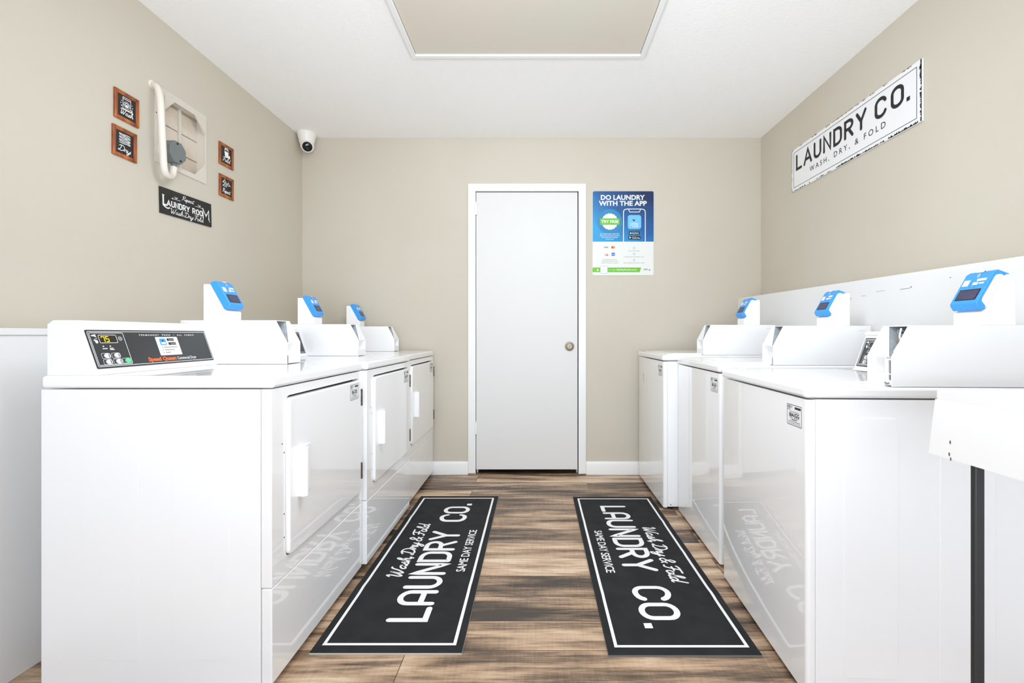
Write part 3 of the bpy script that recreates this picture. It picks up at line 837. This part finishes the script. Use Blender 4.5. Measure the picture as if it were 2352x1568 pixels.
make_mat((-.238, 1.452, 0), PI/2, 'black laundry mat whose lettering reads away from the camera, along the dryers', 'rug_edge')
make_mat((.229, 2.852, 0), -PI/2, 'charcoal laundry mat whose lettering reads toward the camera, near the washers', 'rug_edge_dark')

# ------------------------------------------------------------------ white table at the frame's edge
t = thing('utility_table', 'white table with deep apron and black legs, in front of the near washer', 'table', (.777, -.25, 0))
TL, TW, TZ = 1.137, .60, .914
G().prism(rrect(0, 0, TW, TL, .006), lambda a, b_, s: (a, b_, s), TZ-.0175, TZ).build('table_top', 'table', t, smooth='solid')
z0, z1, e, k = TZ-.126, TZ-.0175, .0145, .018
g = G()
g.hexa([(0, 0, z0), (k, 0, z0), (k, TL+e, z0), (0, TL+e, z0), (0, 0, z1), (k, 0, z1), (k, TL, z1), (0, TL, z1)])
g.hexa([(TW-k, 0, z0), (TW, 0, z0), (TW, TL+e, z0), (TW-k, TL+e, z0), (TW-k, 0, z1), (TW, 0, z1), (TW, TL, z1), (TW-k, TL, z1)])
g.hexa([(k, TL+e-k, z0), (TW-k, TL+e-k, z0), (TW-k, TL+e, z0), (k, TL+e, z0), (k, TL-k, z1), (TW-k, TL-k, z1), (TW-k, TL, z1), (k, TL, z1)])
g.box(k, TW-k, 0, k, z0, z1)
ap = g.build('apron', 'table', t, smooth='solid')
for x in (.019, TW-.042):
    for y in (.05, TL-.062):
        g = G(); g.box(x, x+.018, y, y+.011, .0, TZ-.020); g.build('leg', 'leg', t, .003)
T = lambda a, b_, n: (-n, a, b_)
g = G(T)
for y, z in ((TL-.033, .820), (TL-.031, .797), (TL-.034, .7885)): g.rect(y-.0012, z-.003, y+.0012, z+.003, .0006)
tag(g.build('rust_mark', 'rust', ap), 'small rust marks at the apron corner')

# ------------------------------------------------------------------ wall pieces (local: x right, z up, y into the wall)
def on_left(name, label, cat, y, z, group=None): return thing(name, label, cat, (XL, y, z), PI/2, group)
def on_right(name, label, cat, y, z, group=None): return thing(name, label, cat, (XR, y, z), -PI/2, group)

FRG = 'little wood framed signs around the wall fan'
def framed(y, z, w, h, label, word, draw):
    t = on_left('framed_sign', label, 'sign', y, z, FRG)
    fw = .0148
    o_, m_, i_ = rrect(0, 0, w, h, .001), rrect(.004, .004, w-.004, h-.004, .001), rrect(fw, fw, w-fw, h-fw, .0005)
    fn = lambda a, b_, s: (a, -s, b_)
    n = len(o_); V = []; F = []
    for loop, s in ((o_, 0), (o_, .007), (m_, .0095), (i_, .0055), (i_, .0)):
        V += [fn(p[0], p[1], s) for p in loop]
    for k in range(4):
        F += [(k*n+i, k*n+(i+1) % n, (k+1)*n+(i+1) % n, (k+1)*n+i) for i in range(n)]
    G().add(V, F).build('wood_frame', 'wood', t, smooth='solid', ang=20)
    bd = G().box(fw-.001, w-fw+.001, -.004, -.001, fw-.001, h-fw+.001).build('black_board', 'sign_black', t, smooth='solid')
    g = G(); draw(g, w, h, .0045); g.build('picture', 'white_ink', bd)
    g = G(); sw = .0026
    g.script(word, w*.22, h*.225, h*.19, w*.56, sw, .0045, 0.25); g.build('lettering', 'white_ink', bd)

def draw_wash(g, w, h, n):
    cx, cy = w*.5, h*.62
    g.frame(cx-.019, cy-.024, cx+.019, cy+.026, .0022, n, .002); g.rect(cx-.016, cy+.017, cx+.016, cy+.0195, n)
    g.annulus(cx, cy-.004, .0145, .0018, n); g.annulus(cx, cy-.004, .0095, .003, n); g.disc(cx, cy-.007, .005, n+1e-5)
    for sx in (-1, 1):
        for k in range(3): g.disc(cx+sx*(.024+.003*(k % 2)), cy-.014+.010*k, .0026-.0004*k, n, 10)
    g.stroke([(cx-.026, cy-.026), (cx+.022, cy-.026)], .003, n)
    for k in range(3): g.rect(cx+.010+.006*k, cy-.026, cx+.0145+.006*k, cy-.018+.002*k, n)
def draw_dry(g, w, h, n):
    for k in range(7):
        z = h*.80-.0062*k
        g.stroke(smooth_line([(w*.28, z+(.002 if k % 2 else 0)), (w*.42, z-.001), (w*.58, z+.001), (w*.72, z-(.002 if k % 2 else 0))]), .0028, n)
    for k in range(3): g.stroke([(w*.36+.012*k, h*.80-.012*k), (w*.50+.010*k, h*.765-.012*k)], .0016, n)
def draw_fold(g, w, h, n):
    cx = w*.5
    g.poly([(cx-.016, h*.70), (cx+.018, h*.70), (cx+.013, h*.44), (cx-.011, h*.44)], n)
    for k in range(3): g.stroke(arc(cx+.001, h*.70+.003+.0055*k, .016-.002*k, .007, 10, 170), .003, n)
    g.poly([(cx+.013, h*.44), (cx+.030, h*.44), (cx+.029, h*.56), (cx+.018, h*.58)], n)
def draw_repeat(g, w, h, n):
    for cx, cz in ((w*.37, h*.68), (w*.63, h*.61), (w*.38, h*.52)):
        g.stroke([(cx-.016, cz), (cx, cz+.013), (cx+.016, cz), (cx-.016, cz)], .0034, n); g.stroke([(cx, cz+.013), (cx, cz+.019), (cx+.003, cz+.020)], .0018, n)
framed(1.842, 1.906, .113, .120, 'wood framed black sign with washing machine drawing and the word Wash', 'Wash', draw_wash)
framed(1.834, 1.752, .111, .122, 'wood framed black sign with towel stack drawing and the word Dry', 'Dry', draw_dry)
framed(2.451, 1.945, .115, .120, 'wood framed black sign with laundry basket drawing and the word Fold', 'Fold', draw_fold)
framed(2.452, 1.774, .115, .118, 'wood framed black sign with clothes hangers and the word Repeat', 'Repeat', draw_repeat)

# black laundry room plaque
t = on_left('laundry_room_plaque', 'frameless black plaque reading Laundry Room, below the wall fan', 'sign', 2.066, 1.5755)
t.rotation_euler = (0, -.030, PI/2)
w, h = .327, .120
G().box(0, w, -.006, -.0005, 0, h).build('board', 'sign_black', t, .0008)
g = G(); n = .0066
g.script('Repeat', .127, .089, .021, .080, .0021, n, .3)
g.caps('AUNDRY', .036, .040, .029, .140, .0055, n, pointed=True, serif=True, gap=.26)
g.caps('ROO', .193, .040, .029, .070, .0055, n, serif=True, gap=.26)
g.caps('L', .013, .038, .052, .026, .008, n, serif=True); g.stroke(smooth_line([(.016, .040), (.028, .033), (.042, .030), (.052, .034)]), .0055, n)
g.caps('M', .263, .033, .050, .046, .006, n, pointed=True, serif=True); g.stroke([(.305, .035), (.312, .024)], .0035, n)
g.script('Wash*Dry*Fold', .055, .012, .023, .214, .0026, n, .15)
for x0, x1, s in ((.066, .118, 1), (.214, .268, -1)):
    g.stroke([(x0, .082), (x1, .082)], .0016, n)
    e = x0 if s == 1 else x1
    g.poly([(e, .082), (e+s*.008, .087), (e+s*.006, .082), (e+s*.008, .077)], n)
    m_ = (x0+x1)/2
    for k in (-1, 0, 1): g.poly([(m_, .084), (m_+k*.007-.002, .090), (m_+k*.008, .095), (m_+k*.007+.002, .089)], n)
g.build('lettering', 'white_ink', t)

# big white laundry sign
t = on_right('laundry_sign', 'long white distressed sign reading Laundry Co., high above the washers', 'sign', 2.908, 1.927)
w, h = .980, .266
G().box(0, w, -.010, -.001, 0, h).build('board', 'sign_white', t, .001)
n = .0108
g = G(); g.frame(.022, .022, w-.024, h-.022, .0024, n, .001); g.build('border_line', 'black_ink', t)
g = G(); g.caps('LAUNDRY', .046, .121, .100, .612, .0165, n, pointed=True, gap=.30); g.caps('CO', .712, .121, .100, .175, .0165, n, gap=.34)
g.rect(.901, .121, .919, .139, n); g.build('lettering', 'black_ink', t)
g = G(); g.text('WASH, DRY, & FOLD', .19, .066, .030, .59, n=n, spacing=1.55); g.build('small_lettering', 'black_ink', t)
g = G(); rr = random.Random(3)
def chips(p, q, inn, dens, wmax):
    L_ = math.dist(p, q); u = ((q[0]-p[0])/L_, (q[1]-p[1])/L_); s = 0
    while s < L_-.01:
        l = rr.uniform(.006, .035)
        if rr.random() < dens:
            e = min(L_, s+l); k = max(3, int((e-s)/.003)); lo = []; hi = []
            for i in range(k+1):
                a = s+(e-s)*i/k; dpt = rr.uniform(.12, 1.0)*wmax*math.sin(PI*i/k)**.4 if 0 < i < k else .0004
                lo.append((p[0]+u[0]*a, p[1]+u[1]*a)); hi.append((p[0]+u[0]*a+inn[0]*dpt, p[1]+u[1]*a+inn[1]*dpt))
            for i in range(k): g.poly([lo[i], lo[i+1], hi[i+1], hi[i]], n-.0004)
        s += l
chips((0, h-.0005), (w, h-.0005), (0, -1), .62, .006)
chips((0, .0005), (w, .0005), (0, 1), .72, .009)
chips((w*.45, .002), (w, .002), (0, 1), .8, .011)
chips((w-.0005, 0), (w-.0005, h), (-1, 0), .98, .013); chips((w-.002, 0), (w-.002, h), (-1, 0), .9, .012)
chips((.0005, 0), (.0005, h), (1, 0), .7, .005)
g.build('chipped_edge', 'chipped', t)

# app poster by the door
K = .446/954
t = thing('app_poster', 'blue and white poster telling how to pay with the app, beside the door', 'poster', ((1361-1232)/313.9, YB, 1.022+(768-632)/313.9))
def px(x, y): return ((x-143)*K, (1450-y)*K)
def pr(g, x0, y0, x1, y1, n, r=0): a, b_ = px(x0, y1); c, e = px(x1, y0); return g.rect(a, b_, c, e, n, r*K)
def ptxt(g, s, x, y, hpx, wpx, n, bold=.0, align='c'):
    a, b_ = px(x, y); return g.text(s, a, b_, hpx*K, wpx*K, align, n, bold)
fn = lambda a, b_, s: (a, -s, b_)
G().prism(rrect(0, 0, .446, 1315*K, .012), fn, .0, .003).build('sheet', 'p_white', t)
n = .0034; k2 = n+.0004; k3 = n+.0008; k4 = n+.0012
o_ = [px(1097, 925), ] + [px(*q) for q in [(1097, 160), (1090, 142), (1074, 137), (170, 137), (152, 143), (145, 160)]] + [px(145, 925)]
blue = G().poly(o_, n).build('blue_field', 'p_blue', t)
g = G(); a, b_ = px(410, 610); g.disc(a, b_, 195*K, k2, 40); g.build('round_glow', 'p_glow', t)
g = G(); ptxt(g, 'DO LAUNDRY', 615, 270, 72, 690, k3, .035); ptxt(g, 'WITH THE APP', 615, 362, 72, 750, k3, .035)
a, b_ = px(412, 612)
g.poly([(a+(127+5*math.cos(18*q))*K*math.cos(q), b_+(127+5*math.cos(18*q))*K*math.sin(q)) for q in [2*PI*i/144 for i in range(144)]], k3)
P = [px(625, 925), px(625, 470)]+[px(*q) for q in ((630, 440), (650, 422), (680, 416), (910, 416), (945, 424), (962, 442), (966, 470), (966, 925))]
g.stroke(P, 13*K, k3, cap=False)
g.stroke([px(705, 424), px(722, 462), px(872, 462), px(892, 424)], 11*K, k3)
for i, (s, wd) in enumerate((('Get a FREE WASH AND DRY', 305), ('when you create your account.', 320), ('No credit card required', 250), ('to try it out.', 125))):
    ptxt(g, s, 410, 812+27*i, 15, wd, k3, .015)
g.build('white_print', 'p_white', t)
pr(G(), 258, 562, 565, 662, k4).build('green_ribbon', 'p_green', t)
pr(G(), 143, 1330, 262, 1402, k2).build('green_band', 'p_green', t)
G().poly([px(378, 1330), px(902, 1330), px(878, 1402), px(378, 1402)], k2).build('green_band', 'p_green', t)
g = G(); pr(g, 693, 510, 902, 728, k3, 36)
for y in (1024, 1118, 1212):
    a, b_ = px(792, y); g.annulus(a, b_, 18*K, 5*K, k2, 20); g.rect(a-2*K, b_-9*K, a+3*K, b_+9*K, k2)
g.build('app_icon', 'p_lblue', t)
g = G(); ptxt(g, 'TRY FREE', 412, 633, 42, 268, k4+.0006, .04); ptxt(g, 'CSCPay', 795, 660, 28, 126, k4, .03); ptxt(g, 'Mobile', 795, 695, 26, 126, k4, .02)
ptxt(g, 'App Store', 812, 805, 20, 104, k4+.0004, .02); ptxt(g, 'Google Play', 822, 878, 20, 116, k4+.0004, .02)
ptxt(g, 'Download on the', 812, 782, 8, 100, k4+.0004); ptxt(g, 'GET IT ON', 792, 853, 8, 60, k4+.0004)
a, b_ = px(738, 793); g.disc(a, b_, 13*K, k4+.0004, 16); g.poly([px(718, 845), px(748, 862), px(718, 880)], k4+.0004)
ptxt(g, 'or visit', 395, 1374, 20, 105, k4, .0, 'l'); ptxt(g, 'GetPayMobile.com', 516, 1374, 22, 314, k4, .03, 'l')
a, b_ = px(222, 1368); g.disc(a, b_, 15*K, k4, 16)
pr(g, 262, 1305, 378, 1422, k4, 8)
g.build('white_lettering', 'p_white', t)
g = G(); pr(g, 712, 765, 880, 816, k4, 6); pr(g, 702, 838, 892, 892, k4, 6)
g.poly([px(762, 570), px(790, 585), px(808, 572), px(795, 610), px(778, 600)], k4)
ptxt(g, 'VISA', 353, 1025, 22, 72, k2, .02); ptxt(g, 'CSC', 972, 1370, 20, 66, k2, .02)
g.poly([px(1014, 1362), px(1030, 1368), px(1045, 1350), px(1038, 1378), px(1024, 1376)], k2)
ptxt(g, 'DISCOVER', 354, 1126, 12, 64, k2)
g.build('dark_print', 'p_navy', t)
g = G(); a, b_ = px(455, 1014); g.disc(a, b_, 20*K, k2, 20); g.poly([px(330, 1140), px(386, 1128), px(386, 1143), px(350, 1146)], k2); g.build('red_print', 'p_red', t)
g = G(); a, b_ = px(476, 1014); g.disc(a, b_, 19*K, k3, 20); g.build('orange_print', 'p_orange', t)
g = G(); pr(g, 440, 1098, 490, 1146, k2); g.build('card_mark', 'p_card', t)
g = G(); ptxt(g, 'AM EX', 465, 1130, 14, 40, k3, .02); g.build('card_lettering', 'p_white', t)
g = G()
for s, x, y, wd in (('Visit CSCPay.com and use', 412, 1210, 214), ('Apple Pay Mobile to save', 412, 1236, 250), ('time and skip your quarters', 412, 1262, 270), ('Launch the app', 790, 1074, 170), ('Load laundry and select cycle', 790, 1168, 316), ('Scan machine with app to start', 790, 1261, 330)):
    ptxt(g, s, x, y, 13, wd, k2)
g.frame(*px(262, 1422), *px(378, 1305), .0008, k4+.0003, .003)
g.build('small_print', 'grey_ink', t)

# ------------------------------------------------------------------ wall fan
t = on_left('wall_fan', 'square painted wall fan with louvers, grey motor box and white conduit', 'fan', 2.037, 1.800)
oy, oz = 2.037, 1.800
def lp(y, z): return (y-oy, z-oz)
fn = lambda a, b_, s: (a, -s, b_)
octo = [lp(*q) for q in ((2.094, 2.056), (2.152, 2.119), (2.277, 2.119), (2.347, 2.047), (2.347, 1.900), (2.280, 1.824), (2.150, 1.820), (2.092, 1.872))]
sq = [lp(*q) for q in ((2.040, 2.09), (2.10, 2.150), (2.30, 2.150), (2.357, 2.09), (2.357, 1.86), (2.30, 1.798), (2.10, 1.798), (2.040, 1.86))]
# plate: octagonal hole in a square flange
out8 = [lp(*q) for q in ((2.040, 2.056), (2.152, 2.150), (2.277, 2.150), (2.357, 2.047), (2.357, 1.900), (2.280, 1.798), (2.150, 1.798), (2.040, 1.872))]
g = G().ring(out8, octo, fn, .0, .005)
for tri in (((2.040, 2.056), (2.040, 2.150), (2.152, 2.150)), ((2.277, 2.150), (2.357, 2.150), (2.357, 2.047)), ((2.357, 1.900), (2.357, 1.798), (2.280, 1.798)), ((2.150, 1.798), (2.040, 1.798), (2.040, 1.872))):
    g.prism([lp(*q) for q in tri], fn, 0, .005)
g.build('flange', 'fan', t, .0008)
# folded corner gussets, slightly proud
for k, q in enumerate((((2.270, 2.121), (2.352, 2.050), (2.350, 2.121)), ((2.088, 2.058), (2.150, 2.121), (2.090, 2.121)))):
    g = G().prism([lp(*p_) for p_ in q], fn, .006, .0075); g.build('corner_gusset', 'fan', t, .0006)
# box behind with louvers
g = G(); y0, y1, z0, z1 = .050, .313, .014, .324; dp = .047
g.box(y0-.002, y0, 0.001, dp, z0, z1).box(y1, y1+.002, 0.001, dp, z0, z1).box(y0, y1, .001, dp, z0-.002, z0).box(y0, y1, .001, dp, z1, z1+.002).box(y0, y1, dp, dp+.002, z0, z1)
bx_ = g.build('fan_box', 'fan', t, smooth=False)
zs_ = [z0, .108, .211, .316, z1]
for a, b_ in zip(zs_, zs_[1:]):
    for u0, u1 in ((y0, .186), (.198, y1)):
        g = G().prism([(dp, a+.0015), (dp-.010, a+.0015), (dp-.006, b_-.0015), (dp, b_-.0015)], lambda p_, q_, s: (s, p_, q_), u0, u1)
        g.build('louver', 'louver', t, .0006)
g = G().box(.187, .197, dp-.018, dp, z0, z1); g.build('louver_bar', 'fan', t, .001)
for (yy, zz) in ((2.33, 2.105), (2.062, 2.128), (2.045, 2.02)): G().lathe([(.0028, .005), (.0028, .0062)], lambda x, y, s: (yy-oy+x, -s, zz-oz+y), 10).build('screw', 'dark', t)
# junction plate at the foot
g = G().prism(rrect(.002, .004, .045, .044, .006), fn, .005, .0065); g.build('cover_plate', 'fan', t, .0006)
# grey motor box
cy, cz = 2.102-oy, 1.862-oz
oc = [(cy+.050*math.cos(PI/8+k*PI/4), cz+.053*math.sin(PI/8+k*PI/4)) for k in range(8)]
mb = tag(G().prism(oc, fn, .014, .060).build('motor_box', 'motor', t, .003), 'grey octagonal motor box')
g = G().prism([(cy-.004+(p_[0]-cy)*1.02, cz+(p_[1]-cz)*.98) for p_ in oc], fn, .006, .0145); tag(g.build('rear_plate', 'conduit', mb, .001), 'pale rear plate')
for a in (100, 290): G().lathe([(.0045, .060), (.0045, .0625)], lambda x, y, s: (cy+.036*math.cos(math.radians(a))+x, -s, cz+.038*math.sin(math.radians(a))+y), 12).build('screw', 'dark', mb)
g = G(); g.lathe([(.011, cz-.072), (.011, cz-.045)], lambda x, y, s: (cy+.004+x, -.036+y, s), 14); tag(g.build('connector', 'motor', mb), 'grey conduit connector')
def W_(X, Y, Z): return (Y-oy, X-XL and -(X-XL), Z-oz)
pts = [(-1.712, 2.028, 2.135), (-1.675, 2.012, 2.112), (-1.650, 1.996, 2.050), (-1.642, 1.990, 1.985), (-1.642, 1.998, 1.870), (-1.648, 2.012, 1.775), (-1.654, 2.030, 1.742), (-1.664, 2.064, 1.738), (-1.674, 2.094, 1.756), (-1.677, 2.105, 1.795)]
G().tube([W_(*p_) for p_ in pts], .0138, 14).build('conduit', 'conduit', t)
g = G().lathe([(.019, 0), (.019, .004), (.015, .008)], lambda x, y, s: (2.028-oy+x, -s, 2.135-oz+y), 18); g.build('conduit_collar', 'conduit', t)

# ------------------------------------------------------------------ security camera
t = thing('security_camera', 'white turret security camera with black lens in the ceiling corner', 'camera', (-1.644, 3.258, ZC))
fz = lambda x, y, s: (x, y, s)
G().lathe([(.064, 0), (.064, -.012), (.062, -.018), (.052, -.058), (.048, -.075), (.040, -.082)], fz, 36).build('base', 'cam_white', t)
ce = Vector((.010, -.012, -.094)); dv = Vector((.41, -.80, -.46)).normalized()
ax = dv.cross(Vector((0, 0, 1))).normalized(); ay = ax.cross(dv)
def CT(x, y, s):
    p = ce + ax*x + ay*y + dv*s; return tuple(p)
prof = [(.046*math.sin(a), -.046*math.cos(a)) for a in [PI*i/18 for i in range(1, 14)]]
prof = [(r, s) for r, s in prof]
by = G().lathe(prof, CT, 36).build('eyeball', 'cam_white', t)
G().lathe([(.037, .0285), (.0375, .036), (.0355, .0385), (.0325, .0370)], CT, 36).build('lens_ring', 'cam_white', by)
tag(G().lathe([(.0335, .034), (.0325, .0385), (.027, .0425), (.016, .0455), (.004, .0463)], CT, 36).build('lens', 'lens', by), 'glossy black lens')
